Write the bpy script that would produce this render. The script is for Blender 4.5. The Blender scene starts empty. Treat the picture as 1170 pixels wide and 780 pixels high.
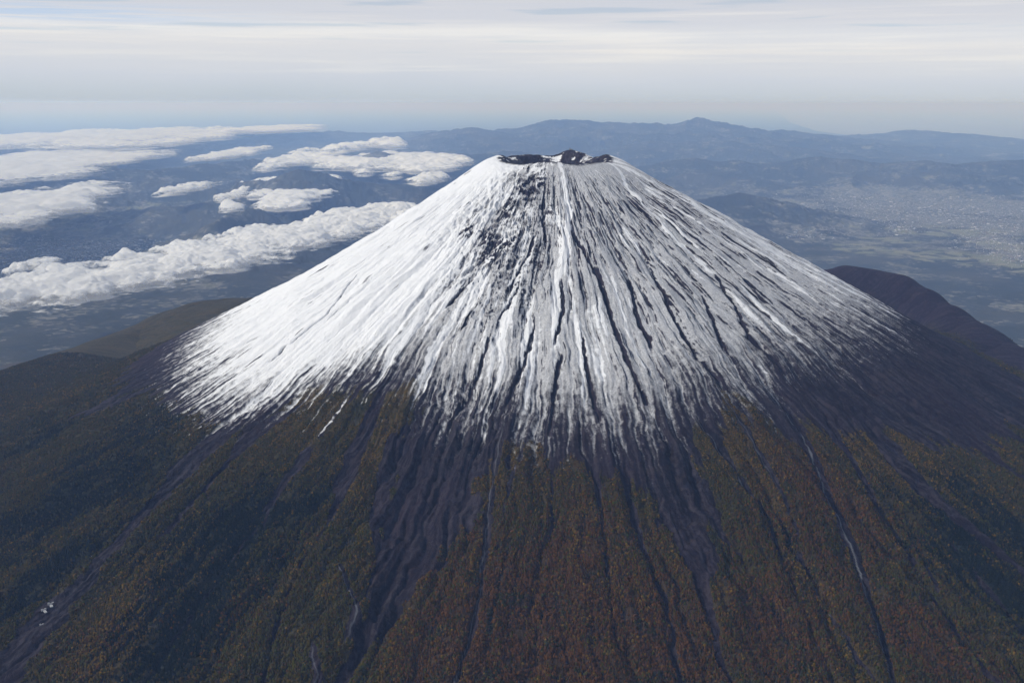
import bpy, math, numpy as np
from math import radians as R

# ------------------------------------------------------------------ camera, world, sun, exposure
scene = bpy.context.scene
CAM = np.array([0.0, -7000.0, 4060.0])
FPX, PW, PH = 1255.0, 1170.0, 780.0            # focal length and size in photo pixels
PITCH = math.atan((390 - 118) / FPX)           # looking down
YAW = math.atan((632 - 585) / FPX * math.cos(PITCH))
cam = bpy.data.objects.new('camera', bpy.data.cameras.new('camera'))
scene.collection.objects.link(cam); scene.camera = cam
cam.data.sensor_width = 36; cam.data.lens = 36 * FPX / PW
cam.data.clip_start = 10; cam.data.clip_end = 2.0e6
cam.location = CAM
cam.rotation_euler = (math.pi / 2 - PITCH, 0, YAW)

SUN_EL, SUN_AZ = R(36), R(186)                 # azimuth of the sun as an angle in the xy plane
sun = bpy.data.objects.new('sun', bpy.data.lights.new('sun', 'SUN'))
scene.collection.objects.link(sun)
sun.data.energy = 3.8; sun.data.angle = R(3); sun.data.color = (1, .965, .91)
sun.rotation_euler = (math.pi / 2 - SUN_EL, 0, SUN_AZ + math.pi / 2)

world = bpy.data.worlds.new('World'); scene.world = world; world.use_nodes = True
scene.view_settings.view_transform = 'Standard'
try: scene.view_settings.look = 'None'
except Exception: pass
scene.view_settings.exposure = 0.0; scene.view_settings.gamma = 1.0
scene.view_settings.use_curve_mapping = False
scene.cycles.use_denoising = True
try: scene.cycles.denoiser = 'OPENIMAGEDENOISE'
except Exception: pass
scene.cycles.max_bounces = 5; scene.cycles.diffuse_bounces = 2; scene.cycles.volume_bounces = 1
scene.cycles.transparent_max_bounces = 16
scene.render.film_transparent = False

# ------------------------------------------------------------------ node helper
class NT:
    def __init__(s, tree): s.t = tree; s.n = tree.nodes; s.l = tree.links; s.n.clear()
    def new(s, kind, **kw):
        n = s.n.new(kind)
        for k, v in kw.items():
            if k == 'inp':
                for a, b in v.items():
                    if isinstance(b, bpy.types.NodeSocket): s.l.new(b, n.inputs[a])
                    else: n.inputs[a].default_value = b
            else: setattr(n, k, v)
        return n
    def math(s, op, a, b=0.0, clamp=False, c=None):
        d = {0: a, 1: b}
        if c is not None: d[2] = c
        return s.new('ShaderNodeMath', operation=op, use_clamp=clamp, inp=d).outputs[0]
    def mix(s, f, a, b, mode='MIX'):
        n = s.new('ShaderNodeMix', data_type='RGBA', blend_type=mode)
        for i, v in ((0, f), (6, a), (7, b)):
            if isinstance(v, bpy.types.NodeSocket): s.l.new(v, n.inputs[i])
            elif i: n.inputs[i].default_value = (*v, 1)
            else: n.inputs[i].default_value = v
        return n.outputs[2]
    def smooth(s, v, a, b, x=0.0, y=1.0):
        n = s.new('ShaderNodeMapRange', interpolation_type='SMOOTHSTEP', inp={0: v, 1: a, 2: b, 3: x, 4: y})
        return n.outputs[0]
    def noise(s, vec, scale, detail=4, rough=.55, dist=0.0):
        return s.new('ShaderNodeTexNoise', inp={'Vector': vec, 'Scale': scale, 'Detail': detail, 'Roughness': rough, 'Distortion': dist}).outputs[0]
    def mapping(s, vec, sc=(1, 1, 1), loc=(0, 0, 0)):
        return s.new('ShaderNodeMapping', inp={0: vec, 1: loc, 3: sc}).outputs[0]

# sky: Nishita air behind a high, thin, streaky overcast deck
w = NT(world.node_tree)
tc = w.new('ShaderNodeTexCoord').outputs['Generated']
sky = w.new('ShaderNodeTexSky', sky_type='NISHITA', sun_disc=False, sun_elevation=SUN_EL,
            sun_rotation=math.pi / 2 - SUN_AZ, altitude=4000, air_density=1.0, dust_density=1.0, ozone_density=1.0)
sep = w.new('ShaderNodeSeparateXYZ', inp={0: tc})
z = sep.outputs[2]
band = w.noise(w.mapping(tc, (3.0, 3.0, 95.0)), 1.0, 5, .55, .25)
fine = w.noise(w.mapping(tc, (9.0, 9.0, 330.0), (3, 1, 0)), 1.0, 5, .6, .3)
soft = w.noise(w.mapping(tc, (5.0, 5.0, 30.0), (1, 7, 2)), 1.0, 4, .5, .3)
bw = w.math('ADD', w.math('MULTIPLY', band, .7), w.math('MULTIPLY', fine, .3))
zw = w.math('ADD', z, w.math('MULTIPLY', w.math('SUBTRACT', soft, .5), .014))
zw = w.math('ADD', zw, w.math('MULTIPLY', sep.outputs[0], .012))
ramp = w.new('ShaderNodeValToRGB', inp={0: w.smooth(zw, -.01, .30)})
ramp = w.new('ShaderNodeValToRGB', inp={0: w.math('DIVIDE', w.math('ADD', zw, .004), .25, True)})
stops = [(0.0, (.475, .545, .635)), (.045, (.54, .60, .68)), (.10, (.62, .66, .74)), (.16, (.76, .76, .775)), (.20, (.86, .83, .80)),
         (.25, (.86, .85, .84)), (.30, (.72, .72, .755)), (.38, (.66, .67, .72)), (.6, (.50, .53, .61)), (1.0, (.25, .29, .38))]
el = ramp.color_ramp.elements
while len(el) < len(stops): el.new(.5)
for e, (p, c) in zip(el, stops): e.position = p; e.color = (*c, 1)
deck = ramp.outputs[0]
lit = w.smooth(bw, .40, .64)
amp = w.math('MULTIPLY', w.smooth(z, .012, .035), 1.0)
deck = w.mix(w.math('MULTIPLY', w.math('SUBTRACT', 1.0, lit), w.math('MULTIPLY', amp, .5)), deck, (.63, .66, .74))
deck = w.mix(w.math('MULTIPLY', w.smooth(bw, .52, .68), w.math('MULTIPLY', amp, .45)), deck, (.88, .86, .84))
BG = .1
deck10 = w.new('ShaderNodeVectorMath', operation='SCALE', inp={0: deck, 'Scale': 1 / BG}).outputs[0]
gap = w.math('MULTIPLY', w.smooth(w.noise(w.mapping(tc, (6.0, 6.0, 130.0), (4.4, 2.2, 0)), 1.0, 4, .5, .2), .56, .68),
             w.smooth(z, .03, .06))
col = w.mix(w.math('ADD', w.math('MULTIPLY', gap, .35), .06), deck10, sky.outputs[0])
wedge = w.math('MULTIPLY', w.math('MULTIPLY', w.smooth(sep.outputs[0], -.17, -.42), w.math('MULTIPLY', w.smooth(z, .062, .069), w.smooth(z, .083, .074))), w.smooth(fine, .38, .6))
col = w.mix(w.math('MULTIPLY', wedge, .75), col, (4.9, 6.3, 8.3))
bgn = w.new('ShaderNodeBackground', inp={0: col, 1: BG})
w.new('ShaderNodeOutputWorld', inp={0: bgn.outputs[0]})

# ------------------------------------------------------------------ numeric helpers
def ss(a, b, x):
    t = np.clip((x - a) / (b - a), 0, 1); return t * t * (3 - 2 * t)
def vnoise(x, y, seed=0):
    """gradient noise, about -1..1"""
    x = np.asarray(x, np.float32); y = np.asarray(y, np.float32)
    xi = np.floor(x); yi = np.floor(y); fx = x - xi; fy = y - yi
    xi = xi.astype(np.int32); yi = yi.astype(np.int32)
    u = fx * fx * fx * (fx * (fx * 6 - 15) + 10); v = fy * fy * fy * (fy * (fy * 6 - 15) + 10)
    def g(ix, iy, dx, dy):
        h = (ix.astype(np.uint32) * np.uint32(374761393) + iy.astype(np.uint32) * np.uint32(668265263) + np.uint32(seed * 974711 + 12345))
        h = (h ^ (h >> np.uint32(13))) * np.uint32(1274126177); h = h ^ (h >> np.uint32(16))
        a = (h & np.uint32(0xffff)).astype(np.float32) * np.float32(2 * np.pi / 65536)
        return np.cos(a) * dx + np.sin(a) * dy
    n00 = g(xi, yi, fx, fy); n10 = g(xi + 1, yi, fx - 1, fy)
    n01 = g(xi, yi + 1, fx, fy - 1); n11 = g(xi + 1, yi + 1, fx - 1, fy - 1)
    a = n00 + u * (n10 - n00); b = n01 + u * (n11 - n01)
    return (a + v * (b - a)) * np.float32(1.5)
def fbm(x, y, o=4, seed=0, gain=.5, lac=2.03):
    s = 0; a = 1; t = 0
    for k in range(o):
        s = s + a * vnoise(x, y, seed + k * 17); t += a; a *= gain; x = x * lac + 3.1; y = y * lac + 7.7
    return s / t
def ridged(x, y, o=4, seed=0, gain=.5):
    s = 0; a = 1; t = 0
    for k in range(o):
        s = s + a * (1 - np.abs(vnoise(x, y, seed + k * 17)) * 2); t += a; a *= gain; x = x * 2.03 + 3.1; y = y * 2.03 + 7.7
    return s / t
def blur(a, n, axis=1, it=1):
    for _ in range(it):
        p = [(0, 0), (0, 0)]; p[axis] = (n + 1, n)
        c = np.cumsum(np.pad(a, p, mode='edge').astype(np.float64), axis=axis)
        L = a.shape[axis]; k = 2 * n + 1
        a = ((c[:, k:k + L] - c[:, :L]) if axis == 1 else (c[k:k + L] - c[:L])) / k
    return a.astype(np.float32)

PR = np.array([0, 350, 390, 600, 1000, 1500, 2000, 2700, 3500, 5000, 7000, 9000, 12000, 15000], float)
PL = np.array([3700, 3700, 3712, 3590, 3332, 3036, 2765, 2425, 2105, 1600, 1000, 590, 235, 60], float)
PRt = np.array([3700, 3700, 3712, 3612, 3400, 3130, 2865, 2495, 2150, 1620, 1060, 640, 235, 60], float)
_rf = np.arange(0, 15001, 20.0)
def _sm(p):
    h = np.interp(_rf, PR, p); k = np.ones(13) / 13
    for _ in range(3): h = np.convolve(np.pad(h, 6, mode='reflect', reflect_type='odd'), k, 'valid')
    return h
FL, FR = _sm(PL), _sm(PRt)
def base_h(th, r):
    c = np.cos(th); wt = .5 + .5 * np.sign(c) * np.abs(c) ** .9
    return np.interp(r, _rf, FL) * (1 - wt) + np.interp(r, _rf, FR) * wt

cy, sy_, cp, sp = math.cos(YAW), math.sin(YAW), math.cos(PITCH), math.sin(PITCH)
def ray(px, py):
    """unit direction seen at a point of the reference"""
    a = (px - 585) / FPX; b = -(py - 390) / FPX
    d = np.array([a, cp + b * sp, -sp + b * cp])
    d = np.array([cy * d[0] - sy_ * d[1], sy_ * d[0] + cy * d[1], d[2]])
    return d / np.linalg.norm(d)
_t = np.arange(1500, 22000, 8.0)
def on_cone(px, py):
    """polar place (theta from straight towards the viewpoint, r) on the volcano"""
    d = ray(px, py); P = CAM[None] + _t[:, None] * d[None]
    r = np.hypot(P[:, 0], P[:, 1]); th = np.arctan2(P[:, 1], P[:, 0])
    k = np.nonzero(P[:, 2] < base_h(th, r))[0]
    k = k[0] if len(k) else int(np.argmin(P[:, 2] - base_h(th, r)))
    return wrap(th[k]), r[k]
def wrap(th): return (th + math.pi / 2 + math.pi) % (2 * math.pi) - math.pi     # 0 = towards the camera, + = right
def at_dist(px, py, dist):
    d = ray(px, py); h = math.hypot(d[0], d[1]); return CAM + d / h * dist
def on_level(px, py, zl):
    d = ray(px, py); return CAM + d * (zl - CAM[2]) / d[2]

# ------------------------------------------------------------------ object helpers
def tag(o, label=None, cat=None, group=None, kind=None):
    for k, v in (('label', label), ('category', cat), ('group', group), ('kind', kind)):
        if v: o[k] = v
    return o
def link_mesh(name, V, tris=None, quads=None, mat=None, smooth=True, attrs=None, parent=None):
    me = bpy.data.meshes.new(name)
    V = np.asarray(V, np.float32); nt = 0 if tris is None else len(tris); nq = 0 if quads is None else len(quads)
    me.vertices.add(len(V)); me.vertices.foreach_set('co', V.ravel())
    idx = []; tot = []
    if nq: idx.append(np.asarray(quads, np.int32).ravel()); tot.append(np.full(nq, 4, np.int32))
    if nt: idx.append(np.asarray(tris, np.int32).ravel()); tot.append(np.full(nt, 3, np.int32))
    idx = np.concatenate(idx); tot = np.concatenate(tot); st = np.concatenate([[0], np.cumsum(tot)[:-1]]).astype(np.int32)
    me.loops.add(len(idx)); me.loops.foreach_set('vertex_index', idx)
    me.polygons.add(len(tot)); me.polygons.foreach_set('loop_start', st)
    try: me.polygons.foreach_set('loop_total', tot)
    except Exception: pass
    me.update(calc_edges=True)
    me.polygons.foreach_set('use_smooth', np.full(len(tot), smooth))
    for k, a in (attrs or {}).items():
        c = np.ones((len(V), 4), np.float32); c[:, :a.shape[1]] = a
        at = me.attributes.new(k, 'FLOAT_COLOR', 'POINT'); at.data.foreach_set('color', c.ravel())
    me.update()
    if mat: me.materials.append(mat)
    o = bpy.data.objects.new(name, me); scene.collection.objects.link(o); o.parent = parent
    return o
def grid_quads(n, m, closed=False):
    i = np.arange(n - 1)[:, None]; j = np.arange(m if closed else m - 1)[None]
    j2 = (j + 1) % m
    return np.stack([i * m + j, (i + 1) * m + j, (i + 1) * m + j2, i * m + j2], -1).reshape(-1, 4)
def new_mat(name):
    m = bpy.data.materials.new(name); m.use_nodes = True; return m, NT(m.node_tree)

# ================================================================== THE VOLCANO
NF, NB = 3000, 160
ANG = 2.40
thf = np.linspace(-ANG, ANG, NF)
thb = np.linspace(ANG, 2 * math.pi - ANG, NB + 2)[1:-1]
TH = np.concatenate([thf, thb]).astype(np.float64)
rr = [2.0]
while rr[-1] < 15000:
    r_ = rr[-1]
    rr.append(r_ + (14 if r_ < 250 else 5.6 if r_ < 4300 else 5.6 * (r_ / 4300) ** 2.2))
rr = np.array(rr); NR = len(rr)
T, Rr = np.meshgrid(TH, rr); AZ = T - math.pi / 2
T = T.astype(np.float32); Rf = Rr.astype(np.float32)
X = (Rr * np.cos(AZ)).astype(np.float32); Y = (Rr * np.sin(AZ)).astype(np.float32)
H = base_h(AZ, Rr).astype(np.float32)
COS, SIN = np.cos(T), np.sin(T)                 # smooth periodic coords (SIN: right +)

# crater
H += 30 * ss(720, 400, Rf)
rimr = 372 + 22 * np.sin(2 * T + 1) + 10 * np.sin(5 * T)
q = Rf / rimr
bowl = ss(1.0, .35, q)
rimz = 6 * np.sin(3 * T + .6) + 5 * np.sin(7 * T + 2) + 14 * COS * -1
def bump(a, wd, z_): 
    d = (T - a + math.pi) % (2 * math.pi) - math.pi
    return z_ * np.exp(-(d / wd) ** 2)
rimz += bump(-1.45, .20, 26) + bump(2.85, .20, 30) + bump(1.75, .2, 16) + bump(-2.5, .3, 12) + bump(0, .55, 13) + bump(-2.0, .2, -16) + bump(2.3, .16, -20)
near = np.exp(-((Rf - rimr) / 130) ** 2)
H += rimz * np.where(Rf < rimr, 1, near) * ss(.2, .9, q) - 170 * bowl
crk = ridged(X / 90, Y / 90, 4, 5)
H += (crk - .3) * 9 * np.exp(-((Rf - rimr * .85) / 110) ** 2)

# broad radial ribs and gullies, warped
wx = fbm(X / 900, Y / 900, 3, 11); wy = fbm(X / 900 + 40, Y / 900, 3, 12)
warp = T + (.030 * wx + .013 * fbm(X / 300, Y / 300, 3, 13) + .0065 * fbm(X / 90, Y / 90, 3, 14)) * ss(200, 1100, Rf)
on = ss(380, 900, Rf)
LR = np.log(Rf / 400)
def streak(F, ly, o, seed):
    """downslope streaks of nearly even width in metres, forking as the cone widens"""
    L = np.clip(np.log2(Rf / 2200), -3, 2); k0 = np.floor(L); f = ss(0, 1, L - k0)
    a = fbm(warp * (F * 2.0 ** k0), LR * ly, o, seed); b = fbm(warp * (F * 2.0 ** (k0 + 1)) , LR * ly, o, seed)
    return (a * (1 - f) + b * f) / np.sqrt(f * f + (1 - f) ** 2)
H += on * (26 * fbm(warp * 9, LR * 1.4, 3, 21) + (14 + 16 * ss(1800, 3000, Rf)) * fbm(warp * 24, LR * 2.2 + 5, 3, 22)) * ss(15000, 7000, Rf)
LS = 1 - .6 * ss(-.35, -.7, T) * ss(-2.3, -1.9, T) * ss(3000, 2300, Rf)
H += on * LS * 9.0 * streak(62, 4.5, 3, 23) * ss(9000, 3500, Rf)
H += on * LS * 2.2 * streak(160, 9, 3, 24) * ss(7000, 3500, Rf)
H += (9 * fbm(X / 190, Y / 190, 3, 26) + 4.5 * fbm(X / 60, Y / 60, 4, 25)) * ss(350, 700, Rf) * ss(9000, 5000, Rf)

# places read off the photograph, turned into azimuth and radius on the cone
def poly(pts):
    P = [(*on_cone(a, b), *rest) for a, b, *rest in pts]
    P.sort(key=lambda p: p[1]); return np.array(P)
strips = [  # (px, py, width in m), dark lava-and-scoria tracks; depth of the cut; gravel paleness
    ([(320, 440, 40), (285, 470, 70), (240, 505, 75), (200, 545, 60), (150, 600, 45), (105, 655, 55), (50, 710, 70), (0, 765, 90)], 26, .15),
    ([(350, 455, 30), (290, 492, 45), (230, 560, 28), (200, 590, 18)], 16, .1),
    ([(310, 330, 60), (262, 365, 110), (210, 405, 100), (150, 440, 60), (100, 470, 30)], 10, .0),
    ([(240, 420, 30), (180, 440, 50), (120, 462, 50)], 8, .0),
    ([(440, 440, 22), (422, 480, 40), (405, 520, 46), (390, 560, 36), (375, 600, 16), (345, 642, 13), (320, 700, 12), (300, 775, 12)], 20, .1),
    ([(330, 540, 16), (290, 600, 12), (255, 650, 12), (215, 700, 10), (170, 770, 10)], 12, .25),
    ([(350, 520, 30), (315, 560, 18), (300, 600, 10)], 8, .2),
    ([(530, 430, 60), (520, 480, 190), (503, 540, 215), (482, 600, 165), (458, 650, 95), (434, 700, 50), (405, 745, 34), (382, 780, 30)], 46, .12),
    ([(455, 500, 60), (438, 560, 42), (428, 600, 34), (440, 645, 26)], 18, .1),
    ([(388, 640, 8), (398, 670, 20), (410, 700, 26)], 12, .5),
    ([(355, 735, 18), (365, 775, 26)], 8, .4),
    ([(575, 490, 20), (562, 560, 16), (556, 620, 22), (548, 680, 16), (536, 740, 14), (520, 780, 14)], 18, .45),
    ([(600, 500, 14), (580, 560, 14), (565, 640, 10)], 10, .2),
    ([(632, 505, 12), (630, 600, 8), (622, 660, 7), (612, 740, 6)], 12, .0),
    ([(676, 500, 22), (684, 560, 14), (692, 640, 9), (703, 720, 8), (708, 780, 8)], 14, .0),
    ([(700, 500, 26), (718, 560, 20), (733, 620, 17), (752, 665, 16), (768, 715, 17), (778, 780, 18)], 20, .0),
    ([(745, 490, 50), (768, 550, 75), (786, 600, 95), (800, 640, 62), (806, 680, 26), (816, 720, 17), (834, 780, 16)], 16, .0),
    ([(770, 520, 50), (800, 560, 50), (826, 610, 26), (848, 630, 8)], 8, .1),
    ([(800, 480, 26), (845, 540, 18), (878, 590, 15), (890, 630, 12), (905, 672, 10), (935, 730, 10), (955, 780, 10)], 20, .65),
    ([(830, 460, 20), (870, 520, 22), (900, 580, 14), (918, 640, 12), (960, 720, 10)], 12, .4),
    ([(880, 440, 30), (920, 500, 30), (945, 560, 34), (968, 615, 32), (985, 655, 24), (1000, 700, 18), (1022, 780, 16)], 28, .6),
    ([(900, 420, 30), (960, 500, 22), (1000, 570, 18), (1050, 650, 14), (1100, 740, 12)], 14, .1),
    ([(930, 420, 60), (990, 480, 60), (1040, 540, 48), (1080, 575, 42), (1125, 615, 30), (1168, 650, 26)], 18, .05),
    ([(960, 410, 60), (1040, 455, 70), (1110, 505, 50), (1168, 545, 40)], 16, .05),
    ([(985, 395, 70), (1080, 435, 100), (1168, 480, 80)], 10, .1),
    ([(1010, 375, 60), (1090, 405, 110), (1168, 440, 110)], 8, .1),
    ([(1040, 610, 14), (1070, 670, 12), (1110, 760, 12)], 14, .0),
    ([(1060, 590, 12), (1120, 660, 12), (1168, 720, 12)], 14, .0),
    ([(600, 330, 16), (600, 400, 18), (585, 450, 22), (560, 500, 30)], 14, .0),
    ([(650, 200, 10), (668, 260, 16), (690, 330, 18), (712, 420, 18), (735, 500, 20)], 14, .0),
    ([(628, 215, 8), (624, 270, 12), (608, 330, 14), (590, 390, 16)], 14, .0),
    ([(725, 270, 10), (760, 340, 16), (800, 410, 20), (850, 470, 20)], 14, .0),
    ([(760, 270, 14), (815, 320, 18), (880, 390, 20), (925, 440, 20)], 14, .0),
    ([(560, 230, 8), (520, 300, 12), (480, 380, 14), (440, 440, 14)], 8, .0),
    ([(540, 330, 8), (520, 380, 12), (500, 430, 18)], 10, .0),
]
s_edge = (fbm(X[:, :NF] / 110, Y[:, :NF] / 110, 4, 31) + .9 * fbm(warp[:, :NF] * 60, LR[:, :NF] * 3, 3, 32)).astype(np.float32)
LAV = np.zeros_like(H); GRV = np.zeros_like(H); CUT = np.zeros_like(H)
for pts, dep, grv in strips:
    P = poly(pts)
    r0, r1 = P[0, 1], P[-1, 1]
    i0, i1 = np.searchsorted(rr, r0 - 150), np.searchsorted(rr, r1 + 250)
    rs = rr[i0:i1]
    th0 = np.interp(rs, P[:, 1], P[:, 0]); wd = np.interp(rs, P[:, 1], P[:, 2]); wd = wd * (1 + .35 * ss(30, 55, wd)) * (1.55 + .5 * vnoise(rs / 170, rs * 0 + pts[0][0] * .37))
    th0 = th0 + .004 * vnoise(rs / 130, rs * 0 + dep) + .0018 * vnoise(rs / 45, rs * 0 + dep + 3)
    fade = ss(r0 - 150, r0 + 60, rs) * (1 if r1 > 3400 else ss(r1 + 250, r1, rs))
    jn = np.abs(thf) < 9
    D = (T[i0:i1, :NF] - th0[:, None].astype(np.float32)) * Rf[i0:i1, :NF]
    edge = 1 + .55 * s_edge[i0:i1]
    q_ = np.abs(D) / (wd[:, None] * .5 * edge)
    m = ss(1.5, .65, q_) * fade[:, None]
    nar = ss(45, 18, wd)[:, None] * .55
    m = m * (1 - nar * ss(.55, -.15, s_edge[i0:i1] + .5 * vnoise(rs / 210, rs * 0 + dep * 3 + pts[0][0])[:, None]))
    LAV[i0:i1, :NF] = np.maximum(LAV[i0:i1, :NF], m)
    CUT[i0:i1, :NF] = np.maximum(CUT[i0:i1, :NF], np.exp(-(q_ / 1.5) ** 2) * (fade * (1 - .15 * ss(40, 15, wd)))[:, None] * dep * (.75 + .5 * s_edge[i0:i1]))
    core = ss(.75, .15, np.abs(D + 6 + 5 * s_edge[i0:i1]) / (3 + wd[:, None] * .13)) * fade[:, None] * grv
    GRV[i0:i1, :NF] = np.maximum(GRV[i0:i1, :NF], core)
H -= CUT
H[:, :NF] += LAV[:, :NF] * 7 * ridged(X[:, :NF] / 55, Y[:, :NF] / 55, 4, 33)

# single rock ribs and snow-filled chutes that stand out in the photograph
ROCK = np.zeros_like(H); CHUTE = np.zeros_like(H)
def trace(pts, out, deep=0.0, seed=0):
    P = poly(pts); i0, i1 = np.searchsorted(rr, P[0, 1] - 40), np.searchsorted(rr, P[-1, 1] + 40)
    rs = rr[i0:i1]; th0 = np.interp(rs, P[:, 1], P[:, 0]) + (7 * vnoise(rs / 60, rs * 0 + seed) + 3 * vnoise(rs / 20, rs * 0 + seed)) / rs
    wd = np.interp(rs, P[:, 1], P[:, 2]) * (1 + .7 * vnoise(rs / 45, rs * 0 + seed + .5)); fade = ss(P[0, 1] - 40, P[0, 1] + 30, rs) * ss(P[-1, 1] + 40, P[-1, 1] - 40, rs)
    D = (T[i0:i1, :NF] - th0[:, None].astype(np.float32)) * Rf[i0:i1, :NF]
    q_ = np.abs(D + 7 * s_edge[i0:i1]) / np.maximum(wd[:, None] * .42, 1)
    out[i0:i1, :NF] = np.maximum(out[i0:i1, :NF], ss(1.5, .6, q_) * fade[:, None])
    if deep: H[i0:i1, :NF] -= deep * np.exp(-(q_ / 1.6) ** 2) * fade[:, None]
for k_, pts in enumerate([
    [(553, 297, 8), (535, 310, 14), (515, 322, 8)], [(540, 318, 10), (526, 334, 13), (510, 350, 7)], [(612, 268, 10), (598, 300, 15), (583, 330, 9)], [(592, 330, 10), (572, 360, 9)],
    [(545, 348, 8), (527, 376, 8)], [(622, 215, 8), (620, 240, 16), (624, 273, 8)], [(655, 268, 10), (668, 290, 11), (686, 322, 10), (694, 350, 8)],
    [(688, 330, 12), (703, 379, 15), (720, 423, 14), (739, 460, 12)], [(718, 318, 10), (728, 358, 14), (744, 395, 16)], [(747, 312, 9), (771, 368, 14), (791, 403, 14), (822, 436, 12)],
    [(803, 338, 9), (826, 398, 13)], [(817, 315, 9), (856, 385, 13), (894, 422, 12)], [(846, 317, 9), (873, 344, 11)], [(641, 322, 9), (643, 351, 12), (634, 392, 10)],
    [(410, 312, 6), (374, 358, 10), (333, 391, 7)], [(369, 335, 8), (350, 349, 8)], [(397, 344, 7), (374, 366, 8)], [(327, 395, 8), (311, 410, 8)], [(297, 384, 7), (278, 394, 7)], [(460, 262, 6), (425, 285, 9), (395, 305, 6)],
    [(610, 372, 8), (596, 420, 12), (580, 460, 12)], [(665, 380, 8), (672, 430, 11), (684, 480, 10)], [(560, 385, 8), (546, 425, 12), (525, 460, 14)], [(640, 405, 8), (634, 450, 11), (628, 490, 8)],
    [(780, 262, 8), (830, 303, 12), (880, 345, 9)], [(880, 300, 7), (935, 342, 10), (985, 378, 8)], [(585, 205, 30), (600, 204, 30), (616, 208, 20)]]): trace(pts, ROCK, 13, k_ * 3.7)
for k_, pts in enumerate([
    [(686, 188, 22), (715, 214, 32), (760, 262, 34), (815, 312, 30)], [(638, 190, 32), (650, 240, 36), (644, 300, 28), (630, 340, 18)], [(770, 236, 22), (860, 296, 30), (955, 356, 26)], [(700, 320, 12), (715, 372, 16), (735, 420, 12)],
    [(850, 330, 24), (900, 378, 26), (930, 402, 20)], [(560, 330, 16), (550, 360, 16), (535, 400, 12)], [(655, 345, 12), (662, 400, 16), (668, 460, 12)], [(400, 452, 16), (380, 480, 26), (362, 505, 18)], [(360, 455, 12), (350, 470, 10)]]): trace(pts, CHUTE, 0, k_ * 5.1 + 1)

# running water: every ring hands its flow to the lowest cell of the next, and the flow carves
i0 = int(np.searchsorted(rr, 395)); i1 = int(np.searchsorted(rr, 7500))
A = np.ones(NF, np.float32); ACC = np.zeros((NR, NF), np.float32)
rng = np.random.default_rng(4)
jj = np.arange(NF)
for i in range(i0, i1):
    ACC[i] = A
    nx = H[i + 1, :NF]
    best = nx.copy(); off = np.zeros(NF, np.int32)
    for s in (-1, 1, -2, 2):
        c = np.roll(nx, -s); m = c < best - .002 * abs(s)
        if s < 0: m[:-s] = False
        else: m[-s:] = False
        best = np.where(m, c, best); off = np.where(m, s, off)
    B = np.ones(NF, np.float32); np.add.at(B, jj + off, A * .996); A = B
fl = np.log2(np.maximum(ACC, 1))
g1 = np.clip(fl - 3.5, 0, 20)
carve = blur(g1, 1) * .38 + blur(np.clip(fl - 6, 0, 12), 2, 1, 2) * 1.5 + blur(np.clip(fl - 8.5, 0, 12), 4, 1, 2) * 5.0
carve = blur(carve, 1, 0, 1)
damp = (ss(7000, 4500, Rf) * ss(400, 620, Rf))[:, :NF]
H[:, :NF] -= np.minimum(carve * (1.15 + .9 * ss(2300, 3000, Rf[:, :NF])), 36) * damp * LS[:, :NF]
FLOW = np.zeros_like(H); FLOW[:, :NF] = blur(np.clip((fl - 5) / 6, 0, 1), 1)

# crags west of the summit (the chaotic rock band of the upper left centre)
def blob(lst, sx=1.0):
    """soft union of gaussian patches given as px, py, radius in px"""
    out = np.zeros_like(H)
    for a, b, rad, v in lst:
        t0, r0 = on_cone(a, b); dist = math.hypot(r0 * math.cos(t0) - 7000, r0 * math.sin(t0))
        m = rad / FPX * dist
        d2 = ((T - t0) * r0 / m) ** 2 + ((Rf - r0) / (m * 1.9)) ** 2
        out = np.maximum(out, v * np.exp(-d2))
    return out
crag = blob([(560, 230, 34, .8), (575, 270, 38, 1), (600, 215, 28, .9), (545, 250, 28, .8), (585, 310, 34, .8), (535, 310, 30, .65), (560, 350, 30, .5), (520, 350, 24, .4), (628, 245, 10, .7), (600, 205, 20, .8)])
cn = ridged(X / 75 + wx, Y / 75 + wy, 5, 41, .6)
cn2 = vnoise(X / 38, Y / 60, 44)
step = ss(.18, .62, cn)
H += crag * (20 * (step - .5) + 6 * cn2)
# low ridge and step at the far left foot, and the parasitic crater shoulder at the right
def crest_h(line, width, power=1.3, add=0, flat=1.0):
    """height added along a world polyline of (x, y, h)"""
    out = np.zeros_like(H)
    for (x0, y0, h0), (x1, y1, h1) in zip(line[:-1], line[1:]):
        dx, dy = x1 - x0, y1 - y0; L2 = dx * dx + dy * dy
        t = np.clip(((X - x0) * dx + (Y - y0) * dy) / L2, 0, 1)
        d = np.hypot(X - x0 - t * dx, Y - y0 - t * dy)
        out = np.maximum(out, (h0 + t * (h1 - h0)) * np.clip(1 - d / width, 0, 1) ** power)
    return out
def hill_top(pts):
    """px, py, distance -> world x, y and the absolute height of the crest"""
    return [tuple(at_dist(a, b, d)) for a, b, d in pts]
HOE = hill_top([(944, 308, 9300), (968, 303, 9200), (1000, 306, 9150), (1028, 309, 9100), (1050, 321, 9000), (1075, 341, 8850), (1108, 366, 8650), (1140, 391, 8450), (1165, 412, 8200)])
def ridge_to(Hc, line, wn, wf, power=1.2):
    """raise the ground to a crest line given in absolute heights"""
    out = Hc.copy()
    for (x0, y0, z0), (x1, y1, z1) in zip(line[:-1], line[1:]):
        dx, dy = x1 - x0, y1 - y0; L2 = dx * dx + dy * dy
        t = np.clip(((X - x0) * dx + (Y - y0) * dy) / L2, 0, 1)
        d = np.hypot(X - x0 - t * dx, Y - y0 - t * dy); zc = z0 + t * (z1 - z0)
        k = np.clip(1 - d / wn, 0, 1) ** power
        out = np.maximum(out, Hc + np.maximum(zc - Hc, 0) * ss(0, 1, k))
    return out
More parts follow.
